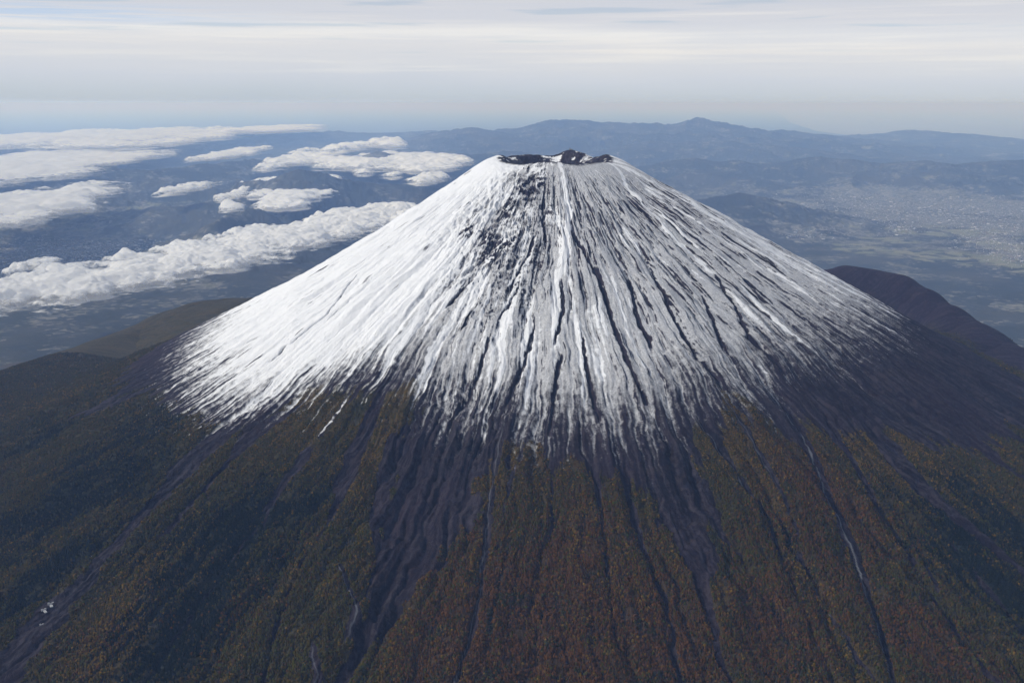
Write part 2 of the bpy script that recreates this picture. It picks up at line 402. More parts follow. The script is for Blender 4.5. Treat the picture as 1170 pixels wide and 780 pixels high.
H = ridge_to(H, HOE, 800, 900)
hc_ = at_dist(1030, 335, 8750)
H -= 130 * np.exp(-((X - hc_[0]) ** 2 + (Y - hc_[1]) ** 2) / 330 ** 2)
LFT = hill_top([(-70, 452, 7900), (0, 433, 8300), (60, 415, 8800), (130, 390, 9350), (165, 376, 9700), (195, 363, 10000), (215, 352, 10000), (240, 344, 9800), (262, 342, 9600), (285, 341, 9400)])
H = ridge_to(H, LFT, 1500, 900)
hoe = np.zeros_like(H); 
for (x0, y0, z0) in HOE: hoe = np.maximum(hoe, np.exp(-((X - x0) ** 2 + (Y - y0) ** 2) / 480 ** 2))

# slopes for the snow
dHr = np.gradient(H, axis=0) / np.gradient(Rf, axis=0)
dHt = np.gradient(H, axis=1) / (np.gradient(T, axis=1) * np.maximum(Rf, 50))
dHt[:, NF - 1:NF + 1] = 0; dHt[:, 0] = 0; dHt[:, -1] = 0
conc = blur(H, 4) - H                                   # >0 in cuts, <0 on ribs
conc = np.clip(conc, -8, 8)

# snow: lower edge from the photograph
edge = poly([(215, 418), (228, 448), (262, 468), (300, 462), (330, 452), (360, 448), (395, 440), (430, 432), (465, 440), (500, 470), (540, 488), (580, 492), (620, 500), (660, 504), (700, 508),
             (740, 505), (775, 492), (800, 472), (850, 455), (890, 438), (930, 425), (970, 410), (1010, 396), (1045, 378)])
edge = edge[np.argsort(edge[:, 0])]
re_ = np.interp(TH, edge[:, 0], edge[:, 1]).astype(np.float32)[None]
s1 = fbm(warp * 34, LR * 2.0 + 3, 4, 51); s2 = streak(120, 6, 3, 52); s3 = streak(380, 22, 3, 53)
iso0 = fbm(X / 34, Y / 34, 4, 58)
sfd = 1 - .62 * ss(.35, .8, np.abs(T))
u = (re_ - Rf) / (380 + 60 * ss(.35, .8, np.abs(T))) - .24 + (.60 * s1 + .34 * s2 + .28 * s3) * sfd + .50 * iso0 + .12 * np.clip(conc, -3, 3)
cover = ss(-1.0, .9, u)
edge_fade = ss(-200, 900, re_ - Rf)
# thin wind-scoured snow and bare ribs, more to the right and near the lower edge
sx_ = np.interp(TH, [-3.2, -1.6, -.95, -.55, -.25, .1, .5, .9, 1.3, 1.7, 3.2, 4.8], [.3, .12, .06, .10, .30, .52, .62, .50, .34, .3, .3, .3]).astype(np.float32)[None]
expo = sx_ + .22 * (1 - edge_fade) 
iso = fbm(X / 28, Y / 28, 3, 57)
grav = blob([(668, 235, 26, .6), (700, 215, 22, .6), (650, 215, 14, .4), (730, 260, 20, .4), (700, 290, 20, .4)])
zone = streak(26, 1.6, 3, 59)
thin = ss(.70, .40, .5 + .35 * s1 + .70 * zone + .28 * s2 + .14 * s3 + .20 * iso - (expo - .30) * 1.1 - grav * .6)
side = np.clip(np.abs(dHt) - .22, 0, 1)
bare = ss(.25, .72, side * (0.30 + .92 * sx_) + .10 * s3 + .16 * iso + .16 * zone * sx_ * -1.5)
bare = np.maximum(bare, ss(.45, .85, np.clip(dHt, -1, 1) * -.0 + FLOW * (.26 + .85 * expo) + .25 * s3 + .25 * iso))
slope = np.hypot(dHr, dHt)
bare = np.maximum(bare, ss(.25, .8, crag * .7 + .75 * fbm(X / 130, Y / 170, 3, 45)) * ss(.05, .3, crag) * ss(.80, 1.08, slope + .2 * s3))
bare = np.maximum(bare, ss(.85, 1.2, slope + .3 * iso) * ss(500, 360, Rf) * .9)
# thin long rock streaks on the smooth left flank
lf = ss(-.35, -.7, T)
k1 = streak(75, 5, 3, 61)
bare = np.maximum(bare, lf * ss(.30, .46, k1 + .25 * s3) * ss(-.05, .3, vnoise(X / 260, Y / 260, 63)) * .95)
thin = np.clip(thin * (1 - .5 * lf), 0, 1)
rimdark = ss(.3, .7, q) * ss(1.10, .97, q) * ss(.12, .42, crk + .22 * np.sin(T * 7 + 1) + .16 * ss(1.0, .9, q) + .25 * iso)
bare = np.maximum(bare, rimdark * .9)
bare = np.maximum(bare * (1 - .85 * CHUTE), ROCK * ss(.2, .6, .5 + .3 * iso + .2 * s3)); thin = thin * (1 - .9 * CHUTE)
snow = np.maximum(cover, .62 * CHUTE * ss(.3, .6, .5 + .35 * s2 + .3 * iso)) * (1 - .94 * bare) * (1 - .55 * thin)
snow *= ss(1.75, 1.6, np.abs((T + math.pi) % (2 * math.pi) - math.pi) * 0 + 1)      # all round
snow = np.clip(snow, 0, 1)

# vegetation
vg = poly([(150, 430), (200, 446), (262, 482), (310, 470), (345, 448), (385, 428), (430, 436), (475, 440), (520, 520), (560, 508), (600, 505), (650, 508), (700, 520), (745, 545), (775, 520),
           (800, 490), (835, 462), (860, 462), (890, 490), (930, 480), (985, 465), (1030, 488), (1100, 505), (1160, 470)])
vg = vg[np.argsort(vg[:, 0])]
rv = np.interp(TH, vg[:, 0], vg[:, 1]).astype(np.float32)[None]
tong = blob([(465, 450, 13, 1), (452, 490, 16, 1), (430, 540, 16, .9), (345, 455, 16, .9), (580, 520, 14, 1), (610, 515, 12, .9), (840, 465, 16, 1), (855, 490, 20, 1), (800, 500, 14, .8), (560, 520, 8, .8)])
veg = ss(-.6, .8, 2.2 * tong * ss(.2, .7, tong + .3 * iso0) - .5 * (1 - tong) + (Rf - rv) / 150 + 1.3 * s1 + .6 * s2 + .5 * s3 + .05) * (1 - ss(.25, .8, LAV + .25 * s3 + .15 * s2))
veg *= 1 - ss(.70, 1.0, FLOW + .15 * iso) * .75
veg = np.clip(veg, 0, 1) * ss(.35, .1, crag) * (1 - .8 * CHUTE)
veg *= 1 - hoe * .8
snow *= 1 - np.clip(LAV * ss(-100, 350, Rf - re_ + 300 * 0), 0, 1) * .55
# forest colour patches: olive by default, rust, dark conifer, yellow
rust = blob([(640, 720, 120, 1), (560, 700, 90, .9), (500, 740, 60, .9), (700, 650, 80, .7), (880, 720, 80, .7), (940, 560, 60, .8), (760, 740, 90, .9), (600, 600, 60, .5),
             (960, 650, 70, .6), (1060, 740, 60, .7), (470, 650, 40, .6), (120, 730, 40, .5), (250, 700, 60, .3), (620, 780, 120, 1)])
conif = blob([(280, 600, 60, 1), (240, 660, 70, 1), (180, 740, 50, .9), (120, 560, 60, .9), (150, 500, 60, .8), (60, 580, 80, .9), (60, 650, 60, .7), (230, 600, 50, .8), (210, 740, 50, 1),
              (1120, 620, 60, .9), (1150, 680, 60, .9), (1090, 560, 40, .7), (1080, 600, 40, .6), (30, 500, 60, .6), (160, 450, 30, .5), (340, 575, 40, .8), (1150, 600, 60, .9), (300, 640, 50, .7), (900, 620, 20, .5)])
yell = blob([(150, 690, 50, .9), (230, 690, 40, .6), (120, 745, 40, .8), (400, 520, 40, .7), (580, 540, 40, .6), (840, 500, 40, .6), (990, 510, 60, .7), (1080, 540, 50, .6), (440, 640, 30, .7),
             (700, 600, 50, .4), (200, 470, 40, .6), (60, 460, 60, .5), (350, 480, 40, .5), (1110, 500, 40, .6)])
n5 = fbm(X / 260, Y / 260, 4, 71)
rust = np.clip(rust * 1.2 + .6 * n5 * (rust > .1), 0, 1); hol = np.clip(conc / 4, -1, 1)
conif = np.clip(conif * 1.6 - .30 + .9 * n5 + .8 * zone + .35 * hol, 0, 1); yell = np.clip(yell * 1.2 + .8 * tong + .7 * fbm(X / 150, Y / 150, 3, 73) - .9 * zone + .3 * s2, 0, 1)

purple = np.clip(.4 + .8 * fbm(X / 700, Y / 700, 3, 75) + hoe * .5, 0, 1)
V = np.stack([X, Y, H], -1).reshape(-1, 3)
Q = grid_quads(NR, NF + NB, True)
m1 = np.stack([snow, veg, GRV], -1).reshape(-1, 3); m2 = np.stack([rust, conif, yell], -1).reshape(-1, 3)
m3 = np.stack([LAV, purple, np.clip(.5 + .7 * s2 + .5 * s3 + .3 * iso, 0, 1)], -1).reshape(-1, 3)

mat, n = new_mat('volcano_ground')
geo = n.new('ShaderNodeNewGeometry').outputs['Position']
def split(nt, name):
    a = nt.new('ShaderNodeAttribute', attribute_name=name); s = nt.new('ShaderNodeSeparateColor', inp={0: a.outputs['Color']})
    return s.outputs
a1, a2, a3 = split(n, 'm1'), split(n, 'm2'), split(n, 'm3')
f1 = n.noise(geo, .05, 5, .65); f2 = n.noise(geo, .16, 4, .7); f3 = n.noise(geo, .012, 5, .6)
f4 = n.noise(geo, .035, 6, .75, 1.2)
rock = n.mix(n.smooth(n.math('ADD', n.math('MULTIPLY', f4, .62), n.math('MULTIPLY', a3[2], .38)), .42, .66), (.004, .003, .006), (.040, .033, .041))
rock = n.mix(n.math('MULTIPLY', a3[1], .6), rock, (.022, .012, .021))
rock = n.mix(n.smooth(a1[2], .05, .6), rock, (.11, .115, .13))
rock = n.mix(n.math('MULTIPLY', n.smooth(f3, .55, .75), .35), rock, (.055, .040, .036))
vegc = n.mix(n.math('ADD', n.math('MULTIPLY', f1, .6), n.math('MULTIPLY', a3[2], .4)), (.022, .021, .006), (.066, .052, .012))
vegc = n.mix(n.math('MULTIPLY', a2[2], .6), vegc, (.11, .066, .012))
vegc = n.mix(n.math('MULTIPLY', a2[0], .7), vegc, (.055, .025, .013))
vegc = n.mix(n.math('MULTIPLY', a2[1], .85), vegc, (.008, .015, .012))
vegc = n.mix(n.smooth(f2, .62, .35, 0, .6), vegc, (.010, .012, .008))
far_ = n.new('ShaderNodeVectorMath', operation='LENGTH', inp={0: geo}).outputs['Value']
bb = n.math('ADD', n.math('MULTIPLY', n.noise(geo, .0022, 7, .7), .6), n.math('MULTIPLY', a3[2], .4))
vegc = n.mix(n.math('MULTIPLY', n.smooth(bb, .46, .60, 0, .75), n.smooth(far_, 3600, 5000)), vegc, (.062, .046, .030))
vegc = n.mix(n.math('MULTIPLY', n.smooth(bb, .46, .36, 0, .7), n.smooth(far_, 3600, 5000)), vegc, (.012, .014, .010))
vmask = n.smooth(n.math('ADD', a1[1], n.math('MULTIPLY', n.math('SUBTRACT', f1, .5), .8)), .35, .6)
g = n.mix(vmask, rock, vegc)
smask = n.smooth(n.math('ADD', a1[0], n.math('MULTIPLY', n.math('SUBTRACT', f2, .5), .55)), .12, .70)
snowc = n.mix(f3, (.80, .82, .86), (.86, .87, .88))
g = n.mix(smask, g, snowc)
bs = n.new('ShaderNodeBsdfPrincipled', inp={'Base Color': g, 'Roughness': n.smooth(smask, 0, 1, .95, .6), 'Specular IOR Level': .15})
bmp = n.new('ShaderNodeBump', inp={'Height': n.math('ADD', f1, f2), 'Strength': .9, 'Distance': 9.0})
n.l.new(bmp.outputs[0], bs.inputs['Normal'])
n.new('ShaderNodeOutputMaterial', inp={0: bs.outputs[0]})
vol = link_mesh('mountain', V, quads=Q, mat=mat, attrs={'m1': m1, 'm2': m2, 'm3': m3})
tag(vol, 'snow-capped volcanic cone rising in the middle of the picture', 'mountain', kind='structure')

# ------------------------------------------------------------------ autumn forest on the lower flanks: one mass of crowns
def sample_grid(F, ti, ri):
    """bilinear read of a field over (theta, r)"""
    fi = np.interp(ri, rr, np.arange(NR)); fj = (ti + ANG) / (2 * ANG) * (NF - 1)
    i = np.clip(fi.astype(int), 0, NR - 2); j = np.clip(fj.astype(int), 0, NF - 2); a = fi - i; b = fj - j
    return (F[i, j] * (1 - a) * (1 - b) + F[i + 1, j] * a * (1 - b) + F[i, j + 1] * (1 - a) * b + F[i + 1, j + 1] * a * b)
def in_view(x, y, zz, pad=40):
    dx, dy, dz = x - CAM[0], y - CAM[1], zz - CAM[2]
    xc = dx * cy + dy * sy_; yc = -dx * sy_ + dy * cy
    d = yc * cp - dz * sp; v = yc * sp + dz * cp
    d = np.where(d > 10, d, 10)
    return (np.abs(xc / d * FPX) < 585 + pad) & (np.abs(v / d * FPX) < 390 + pad), d
rng = np.random.default_rng(9)
NT_ = 1750000
rt = np.sqrt(rng.uniform(2100 ** 2, 5600 ** 2, NT_)); tt = rng.uniform(-1.9, 1.9, NT_)
vv = sample_grid(veg, tt, rt); sn = sample_grid(snow, tt, rt)
x_ = rt * np.sin(tt); y_ = -rt * np.cos(tt); z_ = sample_grid(H, tt, rt)
ok, dd = in_view(x_, y_, z_, 90)
keep = ok & (rng.random(NT_) < ss(.35, .75, vv) * ss(.35, .1, sn)) & (rng.random(NT_) < np.clip((4300 / dd) ** 2 * 1.15, 0, 1))
keep &= rng.random(NT_) < ss(-.45, .15, fbm(x_ / 70, y_ / 70, 4, 81)) * .85 + .15
x_, y_, z_, tt, rt = x_[keep], y_[keep], z_[keep], tt[keep], rt[keep]
nt = len(x_); print('trees', nt)
RU, CO, YE = (sample_grid(F, tt, rt) for F in (rust, conif, yell))
k = rng.random(nt); iscon = rng.random(nt) < CO * .9 + .06
grow = ss(2100, 3000, rt + rng.normal(0, 120, nt))
hgt = np.where(iscon, rng.uniform(9, 17, nt), rng.uniform(6, 12, nt)) * (.45 + .55 * grow)
rad = np.where(iscon, rng.uniform(2.2, 4.0, nt), 2.6 + 4.6 * rng.random(nt) ** 1.8) * (.6 + .4 * grow)
stk = sample_grid(s2, tt, rt); pat = fbm(x_ / 120, y_ / 120, 3, 83)
col = np.stack([rng.uniform(.036, .066, nt), rng.uniform(.032, .050, nt), rng.uniform(.003, .008, nt)], -1)
def put(mask, lo, hi):
    c = np.array(lo) + (np.array(hi) - np.array(lo)) * rng.random((nt, 1)); col[mask] = c[mask]
put(rng.random(nt) < RU * .85, (.044, .021, .006), (.104, .044, .009))
put(rng.random(nt) < np.clip((YE + .35 * ss(2900, 2400, rt)) * (.40 + .7 * pat + .5 * stk), 0, .8), (.085, .056, .006), (.150, .088, .010))
put(rng.random(nt) < .002 + .014 * YE, (.13, .08, .015), (.20, .12, .02))
put((pat > .25) & (rng.random(nt) < .5), (.022, .026, .008), (.034, .036, .010))
put(iscon, (.005, .009, .006), (.010, .018, .010))
col *= .82 * (1 + .30 * np.clip(fbm(x_ / 55, y_ / 55, 3, 85), -1, 1))[:, None]
NSG = 6
ph = rng.uniform(0, 6.28, nt)
an = ph[:, None] + np.arange(NSG) * 2 * math.pi / NSG
jr = rng.uniform(.75, 1.2, (nt, NSG)); low = np.where(iscon, .12, .35)
ring1 = np.stack([x_[:, None] + np.cos(an) * rad[:, None] * jr, y_[:, None] + np.sin(an) * rad[:, None] * jr,
                  z_[:, None] + (low * hgt)[:, None] * rng.uniform(.7, 1.25, (nt, NSG))], -1)
fr = np.where(iscon, .45, .72)[:, None]; hi = np.where(iscon, .55, .78)[:, None]
ring2 = np.stack([x_[:, None] + np.cos(an + .4) * rad[:, None] * fr * jr[:, ::-1], y_[:, None] + np.sin(an + .4) * rad[:, None] * fr * jr[:, ::-1],
                  z_[:, None] + hgt[:, None] * hi * rng.uniform(.9, 1.1, (nt, NSG))], -1)
foot = np.stack([x_, y_, z_ - 1.5], -1)[:, None]; apex = np.stack([x_, y_, z_ + hgt], -1)[:, None]
TV = np.concatenate([foot, ring1, ring2, apex], 1); per = 2 + 2 * NSG
tri, qd = [], []
for s in range(NSG):
    e = (s + 1) % NSG
    tri += [(0, 1 + e, 1 + s), (1 + NSG + s, 1 + NSG + e, 1 + 2 * NSG)]
    qd.append((1 + s, 1 + e, 1 + NSG + e, 1 + NSG + s))
off = (np.arange(nt) * per)[:, None, None]
tri = (off + np.array(tri)[None]).reshape(-1, 3); qd = (off + np.array(qd)[None]).reshape(-1, 4)
fm, n = new_mat('forest_crowns')
ca = n.new('ShaderNodeAttribute', attribute_name='tint')
bs = n.new('ShaderNodeBsdfPrincipled', inp={'Base Color': ca.outputs[0], 'Roughness': .9, 'Specular IOR Level': .1})
n.new('ShaderNodeOutputMaterial', inp={0: bs.outputs[0]})
fo = link_mesh('forest', TV.reshape(-1, 3), tri, qd, fm, False, {'tint': np.repeat(col, per, 0)})
tag(fo, 'olive, rust and dark green autumn forest covering the lower slopes of the volcano', 'forest', kind='stuff')

# ================================================================== THE COUNTRY BEYOND
GZ = 250.0
az0 = YAW + math.pi / 2
fa = np.linspace(-.56, .56, 1300); ba = np.linspace(.56, 2 * math.pi - .56, 122)[1:-1]
GA = np.concatenate([fa, ba]); 
gr = np.concatenate([[50, 1500, 4000, 7000], np.geomspace(9000, 900000, 950)])
GT, GR = np.meshgrid(GA, gr)
X = (CAM[0] + GR * np.cos(az0 - GT)); Y = (CAM[1] + GR * np.sin(az0 - GT))
relief = fbm(X / 9000, Y / 9000, 4, 101)
G = GZ + 0 * X
def hills(lines, wdt, power=1.15, rough=.35, sc=5200, seed=0):
    """mountain ranges whose crest passes through places sighted in the photograph"""
    global G
    line = hill_top(lines)
    nz = ridged(X / sc + .4 * fbm(X / 8000, Y / 8000, 2, seed + 5), Y / sc, 6, seed, .55)
    nb = fbm(X / 11000, Y / 11000, 3, seed + 9)
    best = np.zeros_like(G)
    for (x0, y0, z0), (x1, y1, z1) in zip(line[:-1], line[1:]):
        dx, dy = x1 - x0, y1 - y0; L2 = dx * dx + dy * dy
        t = np.clip(((X - x0) * dx + (Y - y0) * dy) / L2, 0, 1)
        d = np.hypot(X - x0 - t * dx, Y - y0 - t * dy) * (1 + .35 * nb); zc = z0 + t * (z1 - z0) - GZ
        k = np.clip(1 - d / wdt, 0, 1) ** power
        best = np.maximum(best, zc * k * (1 - .16 * (1 - nz)) * (1 - 2.1 * rough * (1 - k) * (1 - nz)) + 0)
    G = np.maximum(G, GZ + best * (1 + 0 * nz))
hills([(730, 214, 52000), (760, 192, 53000), (795, 176, 54000), (825, 180, 54000), (860, 184, 55000), (905, 180, 55000), (935, 177, 55000), (965, 179, 55000), (1000, 187, 55000), (1020, 186, 55000),
       (1048, 180, 55000), (1065, 179, 55000), (1090, 185, 55000), (1130, 182, 56000), (1200, 179, 57000)], 9500, 1.1, .45, 4200, 110)
hills([(690, 170, 66000), (740, 160, 67000), (800, 158, 68000), (860, 162, 68000), (920, 168, 68000), (980, 176, 68000)], 12000, 1.2, .5, 5500, 120)
hills([(505, 166, 72000), (525, 152, 72000), (545, 143, 72000), (562, 150, 73000), (590, 152, 75000), (615, 143, 77000), (640, 134, 78000), (660, 132, 78000), (690, 134, 79000), (735, 137, 80000), (765, 138, 80000),
       (795, 132, 80000), (820, 137, 80000), (850, 143, 82000), (890, 146, 84000), (930, 152, 86000)], 22000, 1.15, .42, 6500, 130)
hills([(900, 165, 98000), (950, 158, 98000), (990, 153, 99000), (1020, 148, 100000), (1045, 146, 100000), (1080, 149, 101000), (1120, 158, 103000), (1165, 165, 105000)], 17000, 1.1, .3, 6000, 140)
hills([(255, 220, 35000), (300, 206, 35500), (322, 195, 36000), (340, 184, 36000), (358, 194, 36000), (385, 201, 36000), (430, 205, 37000), (480, 204, 38000)], 6500, 1.1, .5, 3500, 150)
hills([(380, 186, 50000), (405, 178, 50000), (430, 170, 50000), (450, 174, 50000), (480, 176, 51000), (520, 172, 53000), (600, 170, 56000)], 8500, 1.1, .45, 4000, 160)
hills([(245, 250, 27000), (262, 238, 28000), (285, 233, 28500), (310, 240, 29000)], 3000, 1.2, .5, 2600, 170)
hills([(0, 196, 42000), (50, 190, 44000), (110, 186, 46000), (170, 190, 45000), (230, 184, 47000), (290, 176, 50000)], 9000, 1.2, .5, 4200, 180)
hills([(-60, 156, 84000), (0, 152, 84000), (60, 149, 85000), (130, 151, 86000), (200, 148, 88000), (280, 150, 88000), (350, 147, 90000), (430, 150, 90000), (500, 148, 92000)], 20000, 1.2, .45, 6500, 190)
hills([(760, 235, 33000), (800, 228, 35000), (850, 218, 37000)], 5000, 1.2, .5, 2600, 210)
G += (np.clip(relief, -1, 1) * 70 + 25 * fbm(X / 2500, Y / 2500, 4, 103)) * ss(3000, 15000, GR) * (1 - ss(120000, 200000, GR))
rc = np.hypot(X, Y)
G = np.where(rc < 16000, GZ + (G - GZ) * ss(12000, 16000, rc), G) - 200 * ss(12200, 10500, rc)

def gblob(lst, zl=GZ):
    out = np.zeros_like(G)
    for a, b, rx, ry, v in lst:
        c = on_level(a, b, zl); e = on_level(a + rx, b, zl); f_ = on_level(a, b + ry, zl)
        ux = e - c; uy = f_ - c; lx = np.hypot(*ux[:2]); ly = np.hypot(*uy[:2])
        dx, dy = X - c[0], Y - c[1]
        p = (dx * ux[0] + dy * ux[1]) / lx ** 2; q2 = (dx * uy[0] + dy * uy[1]) / ly ** 2
        out = np.maximum(out, v * np.exp(-(p * p + q2 * q2)))
    return out
town_spots = [(130, 268, 60, 16, 1), (180, 252, 40, 12, 1), (60, 288, 60, 10, .8), (170, 225, 25, 8, .7), (230, 212, 20, 6, .5), (100, 285, 50, 10, .8), (20, 298, 40, 8, .6), (420, 222, 50, 6, .5), (240, 262, 40, 8, .6),
              (880, 213, 40, 5, .9), (985, 222, 60, 8, .9), (1050, 230, 80, 10, 1), (1140, 238, 60, 12, 1), (1000, 236, 50, 8, .9), (1100, 215, 70, 6, .6), (1135, 275, 30, 9, .9), (1160, 290, 20, 8, .8), (915, 268, 30, 4, .7),
              (900, 235, 40, 5, .6), (960, 210, 60, 4, .6), (1060, 250, 90, 10, .8), (1150, 262, 40, 10, .8), (1030, 262, 14, 4, .7)]
town = gblob(town_spots + [(1080, 235, 140, 26, .55), (940, 240, 80, 30, .35), (150, 262, 120, 30, .45), (1000, 270, 160, 20, .3)])
town = np.maximum(town, .22 * ss(.0, .5, fbm(X / 5200, Y / 5200, 4, 107)))
fields = gblob([(1145, 298, 30, 8, 1), (1080, 292, 50, 8, .6), (1030, 264, 16, 3, 1), (1070, 267, 14, 2.5, 1), (1020, 274, 24, 4, .6), (1140, 278, 26, 4, .7), (955, 248, 6, 2, 1), (1160, 285, 22, 4, .9), (910, 255, 40, 6, .4), (1000, 285, 60, 8, .35),
                (1110, 265, 60, 6, .5), (200, 300, 50, 7, .35), (130, 272, 60, 10, .45), (190, 245, 50, 9, .4), (60, 292, 50, 6, .45), (225, 215, 30, 5, .35), (870, 212, 24, 2.2, 1), (60, 300, 40, 6, .3), (1080, 217, 12, 1.6, 1)])
slopeG = ss(GZ + 180, GZ + 500, G)
town *= 1 - slopeG; fields *= 1 - slopeG
gm, n = new_mat('country_ground')
geo = n.new('ShaderNodeNewGeometry').outputs['Position']
g1_ = split(n, 'm1')
vor = n.new('ShaderNodeTexVoronoi', inp={'Vector': geo, 'Scale': .0032, 'Randomness': 1.0})
vor2 = n.new('ShaderNodeTexVoronoi', inp={'Vector': geo, 'Scale': .009, 'Randomness': 1.0})
b1 = n.noise(geo, .00035, 6, .65); b2 = n.noise(geo, .0022, 5, .65); b3 = n.noise(geo, .0009, 5, .6)
woods = n.mix(b2, (.012, .017, .014), (.038, .042, .032))
woods = n.mix(n.smooth(b1, .45, .62, 0, .85), woods, (.050, .050, .038))
vc = n.new('ShaderNodeSeparateColor', inp={0: vor.outputs['Color']}).outputs; vc2 = n.new('ShaderNodeSeparateColor', inp={0: vor2.outputs['Color']}).outputs
fieldc = n.mix(vc[0], (.08, .09, .05), (.22, .20, .15)); fieldc = n.mix(vc2[1], fieldc, (.16, .17, .10))
cityc = n.mix(vc2[0], (.07, .08, .07), (.26, .25, .23))
tm = n.smooth(n.math('ADD', g1_[0], n.math('MULTIPLY', n.math('SUBTRACT', n.math('ADD', n.math('MULTIPLY', vc2[2], .4), n.math('MULTIPLY', b3, 1.6)), .88), 1.15)), .22, .60)
fmk = n.smooth(n.math('ADD', g1_[1], n.math('MULTIPLY', n.math('SUBTRACT', n.math('ADD', n.math('MULTIPLY', vc[2], .5), b3), .75), 1.1)), .28, .50)
g = n.mix(n.math('MULTIPLY', tm, .75), woods, cityc); g = n.mix(fmk, g, fieldc)
bs = n.new('ShaderNodeBsdfPrincipled', inp={'Base Color': g, 'Roughness': .95, 'Specular IOR Level': .1})
n.new('ShaderNodeOutputMaterial', inp={0: bs.outputs[0]})
lo = link_mesh('terrain', np.stack([X, Y, G], -1).reshape(-1, 3), quads=grid_quads(len(gr), len(GA), True)[:, ::-1], mat=gm,
               attrs={'m1': np.stack([town, fields, slopeG], -1).reshape(-1, 3)})
tag(lo, 'hazy plains and mountain ranges behind the volcano', 'terrain', kind='structure')

# towns: small houses scattered over the plain, far too many to count
rng = np.random.default_rng(21); HX = []
for a, b, rx, ry, v in town_spots:
    k = int((110 if a < 500 else 50) * math.sqrt(rx * ry) * v)
    g_ = rng.normal(0, .8, (k, 2))
    for p, q2 in g_: 
        yb = b + q2 * ry
        if yb > 205: HX.append(on_level(a + p * rx, yb, GZ))
HX = np.array(HX)
def ground_z(x, y):
    dx, dy = x - CAM[0], y - CAM[1]; rg = np.hypot(dx, dy); an_ = az0 - np.arctan2(dy, dx)
    fi = np.interp(rg, gr, np.arange(len(gr))); fj = np.clip((an_ + .56) / 1.12 * 1299, 0, 1298.9)
    i = np.clip(fi.astype(int), 0, len(gr) - 2); j = fj.astype(int); a = fi - i; b = fj - j
    return G[i, j] * (1 - a) * (1 - b) + G[i + 1, j] * a * (1 - b) + G[i, j + 1] * (1 - a) * b + G[i + 1, j + 1] * a * b
hz = ground_z(HX[:, 0], HX[:, 1]); okh = (hz < GZ + 160) & (np.hypot(HX[:, 0], HX[:, 1]) > 13000); HX = HX[okh]; hz = hz[okh]; nh = len(HX); print('houses', nh)
big = rng.random(nh) < .04
lw = np.where(big, rng.uniform(50, 110, nh), rng.uniform(14, 34, nh)); ww = lw * rng.uniform(.4, .8, nh); hh = np.where(big, rng.uniform(8, 16, nh), rng.uniform(6, 10, nh)); an = rng.uniform(0, 3.14, nh)
cx = np.array([-1, 1, 1, -1, -1, 1, 1, -1, -1, 1]) * .5; cyy = np.array([-1, -1, 1, 1, -1, -1, 1, 1, 0, 0]) * .5; cz = np.array([-.5, -.5, -.5, -.5, 1, 1, 1, 1, 1.4, 1.4])
lx = cx[None] * lw[:, None]; ly = cyy[None] * ww[:, None]
HV = np.stack([HX[:, :1] + lx * np.cos(an)[:, None] - ly * np.sin(an)[:, None], HX[:, 1:2] + lx * np.sin(an)[:, None] + ly * np.cos(an)[:, None], hz[:, None] + cz[None] * hh[:, None]], -1)
q4 = np.array([(0, 1, 5, 4), (1, 2, 6, 5), (2, 3, 7, 6), (3, 0, 4, 7), (4, 5, 9, 8), (6, 7, 8, 9)]); t3 = np.array([(5, 6, 9), (7, 4, 8)])
of = (np.arange(nh) * 10)[:, None, None]
pal = np.array([(.6, .6, .6), (.35, .34, .33), (.8, .8, .8), (.25, .28, .34), (.35, .2, .15), (.5, .47, .42)])
hc = pal[rng.integers(0, 6, nh)] * rng.uniform(.3, .7, (nh, 1)); hc[big] = rng.uniform(.25, .6, (big.sum(), 1))
hm, n = new_mat('house_paint')
ca = n.new('ShaderNodeAttribute', attribute_name='tint')
bs = n.new('ShaderNodeBsdfPrincipled', inp={'Base Color': ca.outputs[0], 'Roughness': .7})
n.new('ShaderNodeOutputMaterial', inp={0: bs.outputs[0]})
ho = link_mesh('town_houses', HV.reshape(-1, 3), (of + t3[None]).reshape(-1, 3), (of + q4[None]).reshape(-1, 4), hm, False, {'tint': np.repeat(hc, 10, 0)})
tag(ho, 'pale specks of town houses spread over the hazy plains on both sides', 'houses', kind='stuff')

# sea at the far right
P = [at_dist(a, 200, d) for a, d in ((985, 132000), (1040, 121000), (1110, 112000), (1300, 108000), (1500, 800000), (880, 800000), (900, 230000), (930, 160000))]
SV = np.array([(p[0], p[1], GZ + 45) for p in P])
me = bpy.data.meshes.new('sea'); me.from_pydata([tuple(v) for v in SV], [], [tuple(range(len(SV)))]); me.update()
wm, n = new_mat('sea_water')
geo = n.new('ShaderNodeNewGeometry').outputs['Position']
bs = n.new('ShaderNodeBsdfPrincipled', inp={'Base Color': (.03, .06, .09, 1), 'Roughness': .25, 'IOR': 1.33})
bmp = n.new('ShaderNodeBump', inp={'Height': n.noise(geo, .01, 4, .6), 'Strength': .4, 'Distance': 4.0}); n.l.new(bmp.outputs[0], bs.inputs['Normal'])
n.new('ShaderNodeOutputMaterial', inp={0: bs.outputs[0]})
me.materials.append(wm); se = bpy.data.objects.new('sea', me); scene.collection.objects.link(se)
tag(se, 'pale sea beyond the last headland at the right', 'sea', kind='structure')

